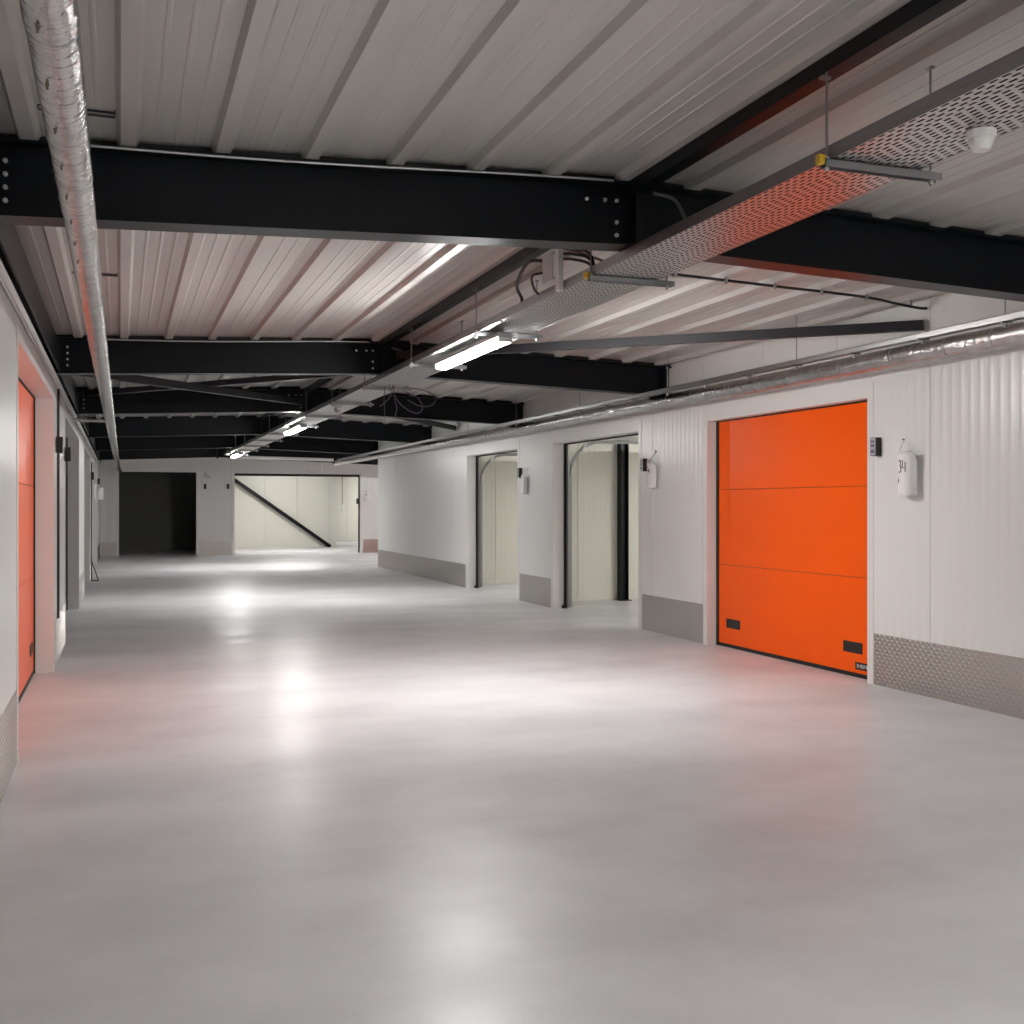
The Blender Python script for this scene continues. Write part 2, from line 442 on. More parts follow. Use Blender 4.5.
def open_door(n, y0, y1, label):
    x = XR+0.17
    r = struct(root('door_%d' % n, (x, (y0+y1)/2, 0))); r['label'] = label
    for y, dz in ((y1-0.05, 0), (y0+0.05, 0)):
        tr = track_profile(r, y, 1, x+0.09, 2.53, 2.7, 0).build('door_track', M['galv_dark'], r)
        b = MB(); b.bar((x+0.14, y+0.01, 2.02), (x+0.14, y+0.01, 2.35), 0.02, 0.02)
    # upright frame angle with its black seal
    for y, s in ((y1, -1), (y0, 1)):
        a, c = sorted((y-s*0.0, y+s*0.028))
        MB().box(x, x+0.03, a, c, 0.0, 2.50).build('side_seal', M['rubber'], r)
        a, c = sorted((y-s*0.05, y+s*0.10)); 
        MB().box(x+0.03, x+0.035, a, c, 0.0, 2.56).box(x+0.03, x+0.10, *sorted((y-s*0.002, y+s*0.002)), 0.0, 2.5).build('door_frame', M['galv'], r)
        a, c = sorted((y+s*0.005, y+s*0.04)); MB().box(x-0.03, x+0.01, a, c, 0.0, 0.05).build('foot', M['rubber'], r)
        yy = y+s*0.07
        g = MB()
        for t in (0.62, ):
            a = math.pi/2*t; px, pz = x+0.09+0.5*(1-math.cos(a)), 2.03+0.5*math.sin(a)
            g.bar((px-0.03, yy, pz-0.05), (px+0.03, yy, pz+0.05), 0.035, 0.03)
        g.build('roller', M['white_plastic'], r)
    MB().box(x, x+0.03, y0, y1, 2.475, 2.50).build('top_seal', M['rubber'], r)
    g = MB().cyl((x+0.12, y0+0.1, 2.62), (x+0.12, y1-0.1, 2.62), 0.03, 12)
    for yy in (y0+0.3, y1-0.3): g.cyl((x+0.12, yy-0.06, 2.62), (x+0.12, yy+0.06, 2.62), 0.06, 14)
    g.build('spring_shaft', M['galv_dark'], r)
    for k in range(4):
        MB().box(x+0.28+k*0.61, x+0.28+(k+1)*0.61-0.006, y0+0.06, y1-0.06, 2.56, 2.60).build('door_panel', M['flash'], r)
    return r
open_door(6, 12.29, 15.17, 'wide opening with its door raised and a black column inside')
open_door(7, 16.71, 19.49, 'farther opening with its door raised and curved rail')
# orange door round the corner, seen only as the glow in the tread plate
r = struct(root('door_8', (9.45, YE-0.1, 0))); r['label'] = 'orange door round the corner'
for i, (za, zb) in enumerate(((0.03, 0.9), (0.905, 1.73), (1.735, 2.5))):
    MB().box(8.0, 10.9, YE-0.12, YE-0.08, za, zb).build('door_panel', M['orange'], r, bevel=0.003)
MB().box(8.0, 10.9, YE-0.12, YE-0.075, 0.0, 0.03).build('bottom_seal', M['rubber'], r)
# wide end opening: black rail round it
x0, x1, h = OB[1]
r = struct(root('door_9', (5.45, YB+0.15, 0))); r['label'] = 'wide opening in the end wall, door raised'
MB().box(x0+0.006, x1-0.006, YB+0.14, YB+0.17, h-0.085, h-0.006).build('top_seal', M['rubber'], r)
MB().box(x1-0.05, x1-0.006, YB+0.14, YB+0.17, 0, h-0.01).build('side_seal', M['rubber'], r)
MB().box(x1-0.12, x1-0.03, YB+0.10, YB+0.14, 1.62, 1.80).build('lock', M['plastic'], r)

# ------------------------------------------------------------------ roof beams
def ibeam(b, pts, y, depth=0.345, fw=0.17, tf=0.013, tw=0.010):
    h = fw/2; w = tw/2
    prof = [(-h, 0), (h, 0), (h, -tf), (w, -tf), (w, -depth+tf), (h, -depth+tf), (h, -depth), (-h, -depth), (-h, -depth+tf), (-w, -depth+tf), (-w, -tf), (-h, -tf)]
    n = len(prof); vs = [(x, y+p, z+q) for x, z in pts for p, q in prof]; fs = []
    for i in range(len(pts)-1):
        for k in range(n):
            a, c = i*n+k, i*n+(k+1) % n; fs.append((a, a+n, c+n, c))
    fs.append(tuple(range(n))); fs.append(tuple(reversed(range((len(pts)-1)*n, len(pts)*n))))
    b.add(vs, fs)
BY = [5.40, 11.50, 16.46, 21.95, 27.15, 32.6]
blab = ['black steel roof beam nearest the viewer, crossing the whole picture',
        'second black roof beam, just behind the long lit lamp', 'third black roof beam, behind the crossed braces',
        'fourth black roof beam, above the smaller middle lamp', 'fifth black roof beam, above the end of the right wall',
        'farthest black roof beam, right against the end wall top']
for i, y in enumerate(BY):
    xe = XR-0.004 if i < 4 else 14.4
    r = tag(root('roof_beam', (RX, y, roof(RX)-0.345)), blab[i], 'beam', 'black steel roof beams')
    b = MB(); z = 0.001
    ibeam(b, [(XL-0.25, roof(XL-0.25)-z), (RX, roof(RX)-z), (xe, roof(xe)-z)], y)
    b.build('girder', M['black'], r)
    f = MB(); pr = [(x, roof(x)) for x in (XL-0.2, RX, xe)]
    vs = [(x, y+dy, zz+dz) for x, zz in pr for dy, dz in ((-0.035, 0.0), (0.035, 0.0), (0.035, 0.034), (-0.035, 0.034))]
    f.add(vs, [(k+j*4, (k+1) % 4+j*4, (k+1) % 4+4+j*4, k+4+j*4) for j in (0, 1) for k in range(4)] + [(3, 2, 1, 0), (8, 9, 10, 11)])
    f.build('foam_filler', M['rubber'], r)
    p = MB()
    p.box(RX-0.022, RX+0.022, y-0.092, y+0.092, roof(RX)-0.385, roof(RX)-0.002)
    p.build('splice_plate', M['black'], r)
    if i < 4:
        MB().box(xe-0.10, xe-0.09, y-0.08, y+0.08, roof(xe)-0.335, roof(xe)-0.012).build('stiffener', M['black'], r)
        MB().box(xe-0.25, xe-0.002, y-0.10, y+0.10, roof(xe)-0.357, roof(xe)-0.346).build('bearing_plate', M['black'], r)
    if i < 3:
        for x, zs in ((XL+0.10, (0.08, 0.14, 0.20, 0.26)), (RX-0.10, (0.09, 0.21, 0.28)), (RX-0.17, (0.09,)), (RX-0.28, (0.09,))):
            for dz in zs:
                zz = roof(x)-dz
                MB().cyl((x, y-0.005, zz), (x, y-0.019, zz), 0.0115, 6).cyl((x, y-0.019, zz), (x, y-0.028, zz), 0.006, 8).build('bolt', M['bolt'], r)

# eave channel on the left wall
tag(MB().box(-0.74, -0.555, -6.0, YB-0.1, 3.10, 3.115).box(-0.74, -0.727, -6.0, YB-0.1, 2.86, 3.10).box(-0.57, -0.555, -6.0, YB-0.1, 2.86, 3.10)
    .build('eave_beam', M['black']), 'long black eave beam running above the left wall', 'beam')
# ridge purlins between the beams
pl = ['ridge purlin nearest the viewer, black, over the near lamp tray', 'black ridge purlin between first and second beams',
      'black ridge purlin between second and third beams', 'black ridge purlin between third and fourth beams']
ys = [-6.0] + BY[:4]
for i in range(4):
    a, c = ys[i]+0.01, ys[i+1]-0.01
    if i == 0: a = -6.0
    b = MB().box(2.595, 2.675, a+(0.09 if i else 0), c-0.09, 3.248, 3.256).box(2.595, 2.675, a+(0.09 if i else 0), c-0.09, 3.305, 3.313)
    b.box(2.595, 2.603, a+(0.09 if i else 0), c-0.09, 3.256, 3.305).box(2.667, 2.675, a+(0.09 if i else 0), c-0.09, 3.256, 3.305)
    tag(b.build('ridge_purlin', M['black']), pl[i], 'beam', 'black ridge purlins')
def brace(a, c, w, h, label, m='brace'):
    tag(MB().bar(a, c, w, h).build('brace', M[m]), label, 'brace')
brace((2.80, 11.36, 3.17), (6.12, 7.12, 3.015), 0.06, 0.082, 'long dark diagonal brace from the lamp to the top of the right wall')
brace((2.75, 16.60, 3.20), (6.10, 20.1, 3.06), 0.05, 0.09, 'short dark brace behind the third beam on the right')
brace((-0.45, 11.62, 2.90), (2.55, 16.34, 3.11), 0.06, 0.09, 'dark crossed brace falling to the right behind the second beam')
brace((-0.45, 16.34, 3.13), (2.55, 11.62, 3.02), 0.06, 0.07, 'dark crossed brace rising to the right behind the second beam')
a, c = Vector((3.80, 40.62, 2.585)), Vector((7.43, 40.62, 0.02))
tag(MB().bar(a, c, 0.10, 0.13).build('diagonal_brace', M['black']), 'black diagonal brace leaning across the wide opening in the end wall', 'brace')
b = MB(); ibeam_y = 16.02
b.box(7.70, 7.712, 16.04, 16.18, 0, 2.9).box(7.828, 7.84, 16.04, 16.18, 0, 2.9).box(7.712, 7.828, 16.105, 16.115, 0, 2.9)
col_r = tag(root('steel_column', (7.77, 16.07, 0)), 'black steel column standing inside the open unit', 'column')
b.build('shaft', M['black'], col_r)
MB().box(7.66, 7.88, 16.0, 16.195, 0, 0.012).build('base_plate', M['black'], col_r)

# ------------------------------------------------------------------ cable tray, hangers, lamps
TX0, TX1, TZ = 2.610, 3.032, 2.906
TY0, TY1 = -4.0, 29.9
S = 1.085
def SC(p): return (p[0]*S, p[1]*S, 1.55+(p[2]-1.55)*S)
r = tag(root('cable_tray', (2.6, TY0, TZ)), 'long perforated metal cable tray hung under the roof', 'cable tray')
MB().box(TX0, TX1, TY0, TY1, TZ, TZ+0.0012).build('tray_floor', M['perf'], r)
for x, s in ((TX0, 1), (TX1, -1)):
    b = MB(); xa, xb = sorted((x-s*0.002, x)); b.box(xa, xb, TY0, TY1, TZ-0.001, TZ+0.054)
    xa, xb = sorted((x-s*0.002, x+s*0.012)); b.box(xa, xb, TY0, TY1, TZ+0.052, TZ+0.056)
    xa, xb = sorted((x-s*0.004, x)); b.box(xa, xb, TY0, TY1, TZ+0.024, TZ+0.030)
    b.build('side_rail', M['galv_dark'], r)
# cables resting in the tray
for k in range(11):
    x = TX0+0.028+k*0.0368; rr = 0.0155
    pts = [(x+0.003*math.sin(y*1.3+k*2), y, TZ+0.0015+rr+0.001) for y in [TY0+0.1+j*0.9 for j in range(38)] if y < TY1-0.1]
    tag(MB().tube(pts, rr, 8).build('power_cable', M['cable']), 'black power cable lying in the hanging tray', 'cable', 'black cables lying in the tray')

def hanger(y):
    z = TZ-0.034
    r = root('tray_hanger', (2.85, y, z))
    MB().box(2.580, 3.140, y-0.02, y-0.017, z, z+0.030).box(2.580, 3.140, y+0.017, y+0.02, z, z+0.030).box(2.580, 3.140, y-0.02, y+0.02, z+0.027, z+0.0305).build('bar', M['galv_dark'], r)
    for x in (2.596, 3.098):
        zt = 3.246 if x < 2.8 else roof(x)+0.05
        rd = MB().cyl((x, y, z-0.020), (x, y, zt), 0.005, 8).build('rod', M['galv_dark'], r)
        MB().cyl((x, y, z-0.013), (x, y, z), 0.011, 6).build('nut', M['bolt'], rd)
        MB().cyl((x, y, z+0.0305), (x, y, z+0.042), 0.011, 6).build('nut', M['bolt'], rd)
        MB().box(x-0.028, x+0.012, y-0.012, y+0.012, zt-0.03, zt-0.018).build('ceiling_clip', M['galv_dark'], r)
    return r
HY = [S*v for v in (3.28, 5.36, 7.36, 9.20, 11.13, 12.95, 14.9, 16.85, 18.8, 20.75, 22.7, 24.6, 26.6)]
hn = ['nearest the viewer, with a yellow clamp', 'just behind the first beam, with a yellow clamp', 'at the near end of the long lit lamp', 'at the far end of the long lit lamp',
      'above the dangling cable loops', 'beyond the dangling cable loops', 'short of the middle lamp', 'over the middle lamp', 'beyond the middle lamp',
      'under the fourth roof beam', 'beyond the fourth roof beam', 'at the near end of the farthest lamp', 'at the far end of the tray']
h0 = hanger(0.0)
for i, y in enumerate(HY):
    h = h0 if i == 0 else copy_tree(h0)
    h.location = (2.85, y, TZ-0.034)
    tag(h, 'tray hanger bar and rods ' + hn[i], 'hanger', 'hangers under the cable tray')
for i in (0, 1):
    tag(MB().box(2.553, 2.579, HY[i]-0.015, HY[i]+0.015, TZ-0.024, TZ+0.014).box(2.579, 2.588, HY[i]-0.011, HY[i]+0.011, TZ, TZ+0.014).build('rail_clamp', M['yellow'], bevel=0.003),
        ('yellow clamp on the nearest tray hanger', 'yellow clamp on the tray hanger beside the junction box')[i], 'clamp')

def rounded_prof(x0, x1, z0, z1, r, n=5):
    out = []
    for cx, cz, a0 in ((x1-r, z0+r, -90), (x1-r, z1-0.004, 0), (x0+r, z1-0.004, 90), (x0+r, z0+r, 180)):
        if a0 in (0, 90): out.append((x1 if a0 == 0 else x0, z1)); continue
        for k in range(n+1):
            a = math.radians(a0+90*k/n); out.append((cx+r*math.cos(a), cz+r*math.sin(a)))
    return out
def prism_y(b, prof, y0, y1, smooth=False):
    n = len(prof); vs = [(x, y, z) for y in (y0, y1) for x, z in prof]
    b.add(vs, [(k, k+n, (k+1) % n+n, (k+1) % n) for k in range(n)], smooth)
    b.add([(x, y0, z) for x, z in prof], [tuple(range(n))]); b.add([(x, y1, z) for x, z in prof], [tuple(reversed(range(n)))])
    return b
def lamp(x=0.0, y=0.0, z=0.0):
    r = root('hanging_lamp', (x, y, z))
    hw = 0.057; L = 0.86
    prism_y(MB(), rounded_prof(x-hw, x+hw, z-0.080, z-0.040, 0.022), y-L, y+L, True).build('diffuser', M['tube'], r)
    MB().box(x-hw-0.004, x+hw+0.004, y-L-0.01, y+L+0.01, z-0.040, z).build('housing', M['housing'], r, bevel=0.008)
    for s in (-1, 1):
        MB().box(x-hw, x+hw, y+s*(L+0.003)-0.006, y+s*(L+0.003)+0.006, z-0.077, z-0.040).build('end_cap', M['white_plastic'], r, bevel=0.004)
        MB().box(x-0.02, x+0.02, y+s*0.5-0.015, y+s*0.5+0.015, z, z+0.034).build('clip', M['galv'], r)
    return r
l0 = lamp()
spots = [((2.745, 8.60, TZ-0.0365), 'long glowing lamp under the tray, nearest and brightest', 0),
         ((2.745, 18.25, TZ-0.0365), 'middle glowing lamp under the cable tray', 0), ((2.745, 27.9, TZ-0.0365), 'farthest glowing lamp at the end of the cable tray', 0),
         ((2.745, -0.65, TZ-0.0365), 'lamp under the tray behind the viewer', 0), ((2.745, -4.2, TZ-0.0365), 'added unseen lamp far behind the viewer, brightening the near floor', 0),  # the rearmost lamp is an addition out of view, brightening the near floor
         ((9.7, 12.5, 3.03), 'lamp inside the open unit with the column', math.pi/2), ((9.7, 17.2, 3.03), 'lamp inside the farther open unit', math.pi/2),
         ((5.6, 37.3, 3.05), 'lamp in the room behind the wide end opening', math.pi/2), ((11.3, 44.6, 2.90), 'lamp high in the far corner of the bright end room', math.pi/2), ((9.2, 31.0, 2.98), 'lamp in the side passage', math.pi/2)]
for i, (p, t, rz) in enumerate(spots):
    l = l0 if i == 0 else copy_tree(l0)
    l.location = p; l.rotation_euler = (0, 0, rz)
    tag(l, t, 'lamp', 'linear lamps under the cable tray' if i < 5 else 'linear lamps in the units')

# smoke detectors on the tray
def detector(x, y, z):
    r = root('smoke_detector', (x, y, z))
    MB().tube([(x, y, z), (x, y, z-0.028)], [0.052, 0.050], 24).build('base', M['white_plastic'], r)
    MB().tube([(x, y, z-0.028), (x, y, z-0.034), (x, y, z-0.062), (x, y, z-0.070)], [0.046, 0.046, 0.034, 0.026], 24).build('sensor_head', M['white_plastic'], r)
    return r
d0 = detector(2.925, 3.10, TZ-0.002)
tag(d0, 'white round smoke detector under the near end of the tray', 'smoke detector', 'smoke detectors under the tray')
d1 = copy_tree(d0); d1.location = (2.83, 14.9, TZ-0.002)
tag(d1, 'round smoke detector under the tray short of the middle lamp', 'smoke detector', 'smoke detectors under the tray')

# junction box and cables by the first beam
r = tag(root('junction_box', SC((2.37, 5.87, 2.80))), 'grey junction box clamped to the tray side just behind the first beam', 'junction box')
MB().box(2.545, 2.6040, 6.2930, 6.4666, 2.9713, 3.1449).build('box_body', M['grey_plastic'], r, bevel=0.006)
MB().box(2.5660, 2.6018, 6.2496, 6.2930, 2.8954, 3.1883).build('bracket', M['white_plastic'], r, bevel=0.002)
MB().box(2.553, 2.590, 6.2865, 6.2930, 2.9876, 3.1287).build('lid', M['white_plastic'], r, bevel=0.002)
def wire(name, pts, rr, m, label, n=8, cat='cable', group=None, sc_=True):
    tag(MB().tube(spline([SC(p) for p in pts] if sc_ else pts, 8), rr, n).build(name, M[m]), label, cat, group)
wire('flexible_cable', [(2.36, 5.95, 3.00), (2.30, 6.08, 3.01), (2.33, 6.35, 2.93), (2.42, 6.5, 2.87), (2.46, 6.7, 2.84)], 0.012, 'cable', 'thick black cable arching left from the junction box into the tray')
wire('flexible_cable', [(2.355, 5.95, 2.93), (2.31, 6.03, 2.92), (2.36, 6.12, 2.86), (2.44, 6.2, 2.84)], 0.009, 'cable', 'short black cable curling down at the left of the junction box')
for k in range(3):
    z = 3.03-0.03*k
    wire('flexible_cable', [(2.395, 5.75, z), (2.45, 5.72, z-0.005), (2.52, 5.66, z-0.04), (2.55, 5.62, 2.845-0.004*k)], 0.009, 'cable', 'black cable looping from the right side of the junction box', group='black loops right of the junction box')
wire('flexible_cable', [(2.598, 6.24, 3.165), (2.75, 6.40, 3.19), (3.05, 6.75, 3.24), (3.4, 7.05, 3.268), (3.8, 7.1, 3.262), (4.6, 7.1, 3.235), (5.5, 7.1, 3.205), (5.85, 7.1, 3.17), (6.05, 7.1, 3.15), (6.14, 7.1, 3.15)], 0.011, 'cable', 'thin black cable crossing under the roof to the right wall', sc_=False)
for k in range(6):
    x = 3.85+k*0.425
    tag(MB().box(x-0.012, x+0.012, 7.085, 7.115, roof(x)-0.045, roof(x)+0.03).build('cable_clip', M['galv']), 'small clip holding the thin black cable to the roof', 'clip', 'clips of the thin black cable')
wire('flexible_cable', [(2.74, 5.30, 3.26), (2.84, 5.25, 3.22), (2.90, 5.24, 3.12), (2.92, 5.24, 3.02), (2.90, 5.24, 2.955)], 0.010, 'cable_grey', 'grey cable bending from the first beam down into the tray', sc_=False)
wire('flexible_cable', [(2.74, 11.38, 3.25), (2.86, 11.33, 3.20), (2.92, 11.3, 3.08), (2.90, 11.3, 2.955)], 0.010, 'cable_grey', 'grey cable bending from the second beam down into the tray', sc_=False)
# cable strapped under the top flange of the first two beams
for y, t in ((5.40, 'thin grey conduit along the top of the first beam'), (11.5, 'thin grey conduit along the top of the second beam')):
    pts = [(x, y-0.100, roof(x)-0.016-0.008*math.sin(x*2.1)) for x in [-0.3+0.2*k for k in range(15)]]
    tag(MB().tube(pts, 0.007, 8).build('conduit', M['galv']), t, 'conduit')
# dangling loops
Y0 = 11.0
wire('hanging_cable', [(2.66, Y0, 2.798), (2.68, Y0, 2.70), (2.78, Y0, 2.58), (2.92, Y0, 2.52), (2.98, Y0, 2.58), (2.93, Y0, 2.68), (2.80, Y0, 2.74)], 0.005, 'cable_violet', 'violet cable loop dangling widest from the tray')
wire('hanging_cable', [(2.80, Y0+0.1, 2.80), (3.0, Y0+0.1, 2.78), (3.12, Y0, 2.70), (3.08, Y0, 2.61), (2.95, Y0, 2.60), (2.82, Y0, 2.66)], 0.005, 'cable_grey', 'grey cable loop reaching out to the right of the tray')
wire('hanging_cable', [(2.64, Y0-0.1, 2.80), (2.66, Y0-0.1, 2.65), (2.68, Y0-0.1, 2.55), (2.65, Y0-0.1, 2.45)], 0.0045, 'cable_violet', 'violet cable end hanging straight down from the tray, longest')
wire('hanging_cable', [(2.60, Y0-0.1, 2.80), (2.62, Y0-0.1, 2.70), (2.56, Y0-0.1, 2.62), (2.50, Y0-0.1, 2.57)], 0.0045, 'cable_violet', 'violet cable end curling to the left under the tray')
wire('hanging_cable', [(2.58, Y0, 2.80), (2.57, Y0, 2.68), (2.575, Y0, 2.50), (2.57, Y0, 2.42)], 0.004, 'cable_grey', 'thin grey cable end hanging left of the violet loops')

# ------------------------------------------------------------------ foil pipes
def foil_pipe(name, path, rad, step, lbl, seedn):
    rnd = random.Random(seedn); P = [Vector(p) for p in path]
    r = tag(root(name, tuple(P[0])), lbl, 'pipe')
    pts, rs = [], []
    for i in range(len(P)-1):
        L = (P[i+1]-P[i]).length; n = max(1, int(L/step))
        for k in range(n):
            pts.append(P[i].lerp(P[i+1], k/n)); rs.append(rad*(1+rnd.uniform(-0.025, 0.03)))
    pts.append(P[-1]); rs.append(rad)
    return MB().tube(pts, rs, 20).build('foil_jacket', M['foil'], r)
path = [(-0.158, -3.0, 2.70), (-0.150, 8.0, 2.70), (-0.12, 20.0, 2.70), (-0.085, 29.5, 2.70), (-0.07, 33.6, 2.70), (-0.05, 34.2, 2.66), (-0.03, 34.9, 2.64), (-0.02, YB-0.02, 2.64)]
r = foil_pipe('insulated_pipe', path, 0.062, 0.06, 'foil wrapped pipe running along the left wall under the roof', 3)
for k in range(30):
    y = 1.1+k*0.42+random.uniform(-0.08, 0.08); x = -0.158+0.0007*y
    b = MB(); n = 20; R = 0.0655
    b.tube([(x, y, 2.70), (x, y+0.006, 2.70)], R, 20, caps=False)
    b.build('tape_band', M['galv'], r)
b = MB()
for k in range(9):
    y = 2.3+k*0.36; x = -0.157; a = math.radians(250); b.bar((x+0.0655*math.cos(a), y, 2.70+0.0655*math.sin(a)), (x+0.0655*math.cos(a), y+0.05, 2.70+0.0655*math.sin(a)), 0.006, 0.003)
b.build('stamp_marks', M['brown'], r)
path = [(5.97, -3.0, 2.765), (5.97, 12.0, 2.765), (5.97, 27.0, 2.80), (5.97, 31.9, 2.82)]
r = foil_pipe('insulated_duct', path, 0.083, 0.07, 'foil wrapped duct running along the top of the right wall', 5)
for k in range(34):
    y = 4.9+k*0.62+random.uniform(-0.15, 0.15)
    if y < 26: MB().tube([(5.97, y, 2.765), (5.97, y+0.008, 2.765)], 0.0865, 20, caps=False).build('tape_band', M['galv'], r)
# thin branch
tag(MB().tube([(XL+0.001, 15.6, 2.705), (-0.19, 15.6, 2.70)], 0.026, 14).build('branch_pipe', M['foil']), 'short foil wrapped branch from the left wall to the pipe', 'pipe')
# rail with clamps over the duct
r = tag(root('support_rail', (5.62, -3, 2.80)), 'metal support rail hung on rods beside the foil duct on the right', 'rail')
MB().box(5.585, 5.590, -3, 29.5, 2.795, 2.838).box(5.585, 5.655, -3, 29.5, 2.833, 2.838).box(5.650, 5.655, -3, 29.5, 2.795, 2.838).build('channel', M['galv'], r)
for k in range(16):
    y = 5.74+0.80*k
    MB().box(5.572, 5.668, y-0.018, y+0.018, 2.783, 2.795).cyl((5.62, y, 2.755), (5.62, y, 2.785), 0.014, 8).build('clamp', M['galv_dark'], r)
    if k % 3 == 0: MB().cyl((5.62, y, 2.838), (5.62, y, roof(5.62)+0.01), 0.004, 6).build('rod', M['galv_dark'], r)
# white pipe along the end wall
tag(MB().tube([(3.05, 31.6, 2.945), (5.87, 31.6, 2.90)], 0.045, 12).build('crossing_pipe', M['white_plastic']), 'white pipe crossing in front of the end wall under the roof', 'pipe')
# small brackets bridging the deck ribs over the left pipe
for y, t in ((4.95, 'thin black strap bracket under the roof left of the viewer, near'), (8.4, 'thin grey bracket bridging the roof ribs behind the first beam')):
    b = MB(); x0, x1 = -0.33, -0.02; z = roof(-0.1)+0.035
    b.box(x0, x1, y-0.004, y+0.004, z-0.012, z-0.004).box(x0, x1, y+0.05, y+0.058, z-0.012, z-0.004).box(x1-0.006, x1, y, y+0.058, z-0.012, z+0.012).box(x0, x0+0.006, y, y+0.058, z-0.012, z+0.012)
    tag(b.build('strap_bracket', M['brace']), t, 'bracket')

# ------------------------------------------------------------------ control boxes, tags, cords
def control_box(x, y, z, axis, s, label):
    r = tag(root('switch_box', (x, y, z)), label, 'control box', 'small black door control boxes')
    w, d, h = 0.078, 0.060, 0.158
    if axis == 'Y':
        a, c = sorted((x, x+s*d)); MB().box(a, c, y-w/2, y+w/2, z-h/2, z+h/2).build('box_body', M['plastic'], r, bevel=0.004)
        a, c = sorted((x+s*d, x+s*(d+0.002))); lid = MB().box(a, c, y-w/2+0.004, y+w/2-0.004, z-h/2+0.005, z+h/2-0.005).build('cover', M['grey_plastic'], r)
        a, c = sorted((x+s*(d+0.002), x+s*(d+0.004)))
        b = MB(); 
        for k, (zz, hh) in enumerate(((0.045, 0.018), (0.01, 0.022), (-0.04, 0.03))): b.box(a, c, y-0.02, y+0.026, z+zz-hh/2, z+zz+hh/2)
        b.build('printing', M['violet_print'], lid)
    else:
        MB().box(x-w/2, x+w/2, y-d, y, z-h/2, z+h/2).build('box_body', M['plastic'], r, bevel=0.004)
    return r
control_box(XR-0.001, 7.70, 2.06, 'Y', -1, 'black control box with grey cover right of the near orange door')
control_box(XR-0.001, 12.10, 2.06, 'Y', -1, 'black control box left of the orange door, beside the open unit')
control_box(XR-0.001, 16.55, 2.09, 'Y', -1, 'black control box between the two open units')
control_box(XL+0.006, 11.33, 2.14, 'Y', 1, 'black control box beside the left orange door')
control_box(XL+0.006, 13.12, 2.13, 'Y', 1, 'black control box before the second recess of the left wall')
control_box(XL+0.006, 24.3, 2.18, 'Y', 1, 'black control box after the third recess of the left wall')
control_box(XL+0.006, 31.3, 2.22, 'Y', 1, 'black control box at the far end of the left wall')
control_box(2.507, YB-0.001, 2.165, 'X', -1, 'black control box on the end wall beside the dark opening')
control_box(3.212, YB-0.001, 2.17, 'X', -1, 'black control box on the end wall beside the wide bright opening')

def paper_tag(hook, plan, z0, z1, label, digits=None, marks=None, cord='white_plastic'):
    """curled sheet hanging from a hook; plan = list of (x, y) points across the sheet"""
    r = tag(root('number_tag', hook), label, 'tag', 'paper tags hanging on the walls')
    P = spline([(x, y, 0) for x, y in plan], 6); n = len(P); rows = 9
    L = [0.0]
    for i in range(1, n): L.append(L[-1]+(P[i]-P[i-1]).length)
    def at(s, z, off=0.0):
        s = max(0, min(L[-1], s))
        i = max(k for k in range(n-1) if L[k] <= s+1e-9); t = (s-L[i])/(L[i+1]-L[i])
        p = P[i].lerp(P[i+1], t); d = (P[i+1]-P[i]).normalized(); nn = Vector((-d.y, d.x, 0))
        if nn.dot(Vector((-p.x if abs(p.x) > 1 else 1, -abs(p.y), 0))) < 0: nn = -nn
        wob = 0.006*math.sin((z-z0)*14+s*9)
        return Vector((p.x, p.y, z)) + nn*(off+wob)
    def width(z):                                       # sheet hangs a little narrower at the top
        t = (z-z0)/(z1-z0); return 1.0 if t < 0.85 else 1.0-0.35*(t-0.85)/0.15
    b = MB(); vs = []; fs = []
    for j in range(rows+1):
        z = z0+(z1-z0)*j/rows; w = width(z)
        for i in range(n):
            s = L[-1]*0.5+(L[i]-L[-1]*0.5)*w
            vs.append(at(s, z))
    for j in range(rows):
        for i in range(n-1):
            a = j*n+i; fs.append((a, a+1, a+n+1, a+n))
    b.add(vs, fs, True); o = b.build('sheet', M['paper'], r)
    so = o.modifiers.new('thick', 'SOLIDIFY'); so.thickness = 0.0012; so.offset = 0
    top = at(L[-1]*0.45, z1)
    MB().tube(spline([hook, (Vector(hook)+top)/2+Vector((-0.004, -0.004, 0)), top], 5), 0.003, 6).build('cord', M[cord], r)
    MB().cyl(hook, Vector(hook)+Vector((-0.02 if hook[0] > 3 else 0.02, 0, 0.006)), 0.006, 8).build('hook', M['brown'], r)
    if digits or marks:
        b = MB()
        for st, wd in (digits or []) + (marks or []):
            for i in range(len(st)-1):
                (s0, za), (s1, zb) = st[i], st[i+1]
                b.tube([at(s0, za, 0.003), at((s0+s1)/2, (za+zb)/2, 0.003), at(s1, zb, 0.003)], wd, 6)
        b.build('handwriting', M['ink'], o)
    return r
# strokes are (distance across sheet, height)
z = 1.925; q = 0.084
three = [(0.045, z-0.012), (0.055, z), (0.072, z-0.002), (0.080, z-0.016), (0.074, z-0.036), (0.060, z-0.044), (0.076, z-0.050), (0.085, z-0.068), (0.080, z-0.090), (0.062, z-0.100), (0.046, z-0.092)]
three = [(a+q, c) for a, c in three]
four = [(0.190, z-0.002), (0.180, z-0.062), (0.212, z-0.064)]
four2 = [(0.211, z-0.015), (0.210, z-0.098)]
mk = [(0.135, z-0.150), (0.138, z-0.185)]
paper_tag((XR-0.008, 7.365, 2.10), [(6.135, 7.36), (6.065, 7.345), (6.02, 7.27), (6.04, 7.20), (6.10, 7.16)], 1.635, 2.00,
          'white paper tag with handwritten 34 hanging right of the orange door', [(three, 0.0035), (four, 0.003), (four2, 0.003)], [(mk, 0.003)])
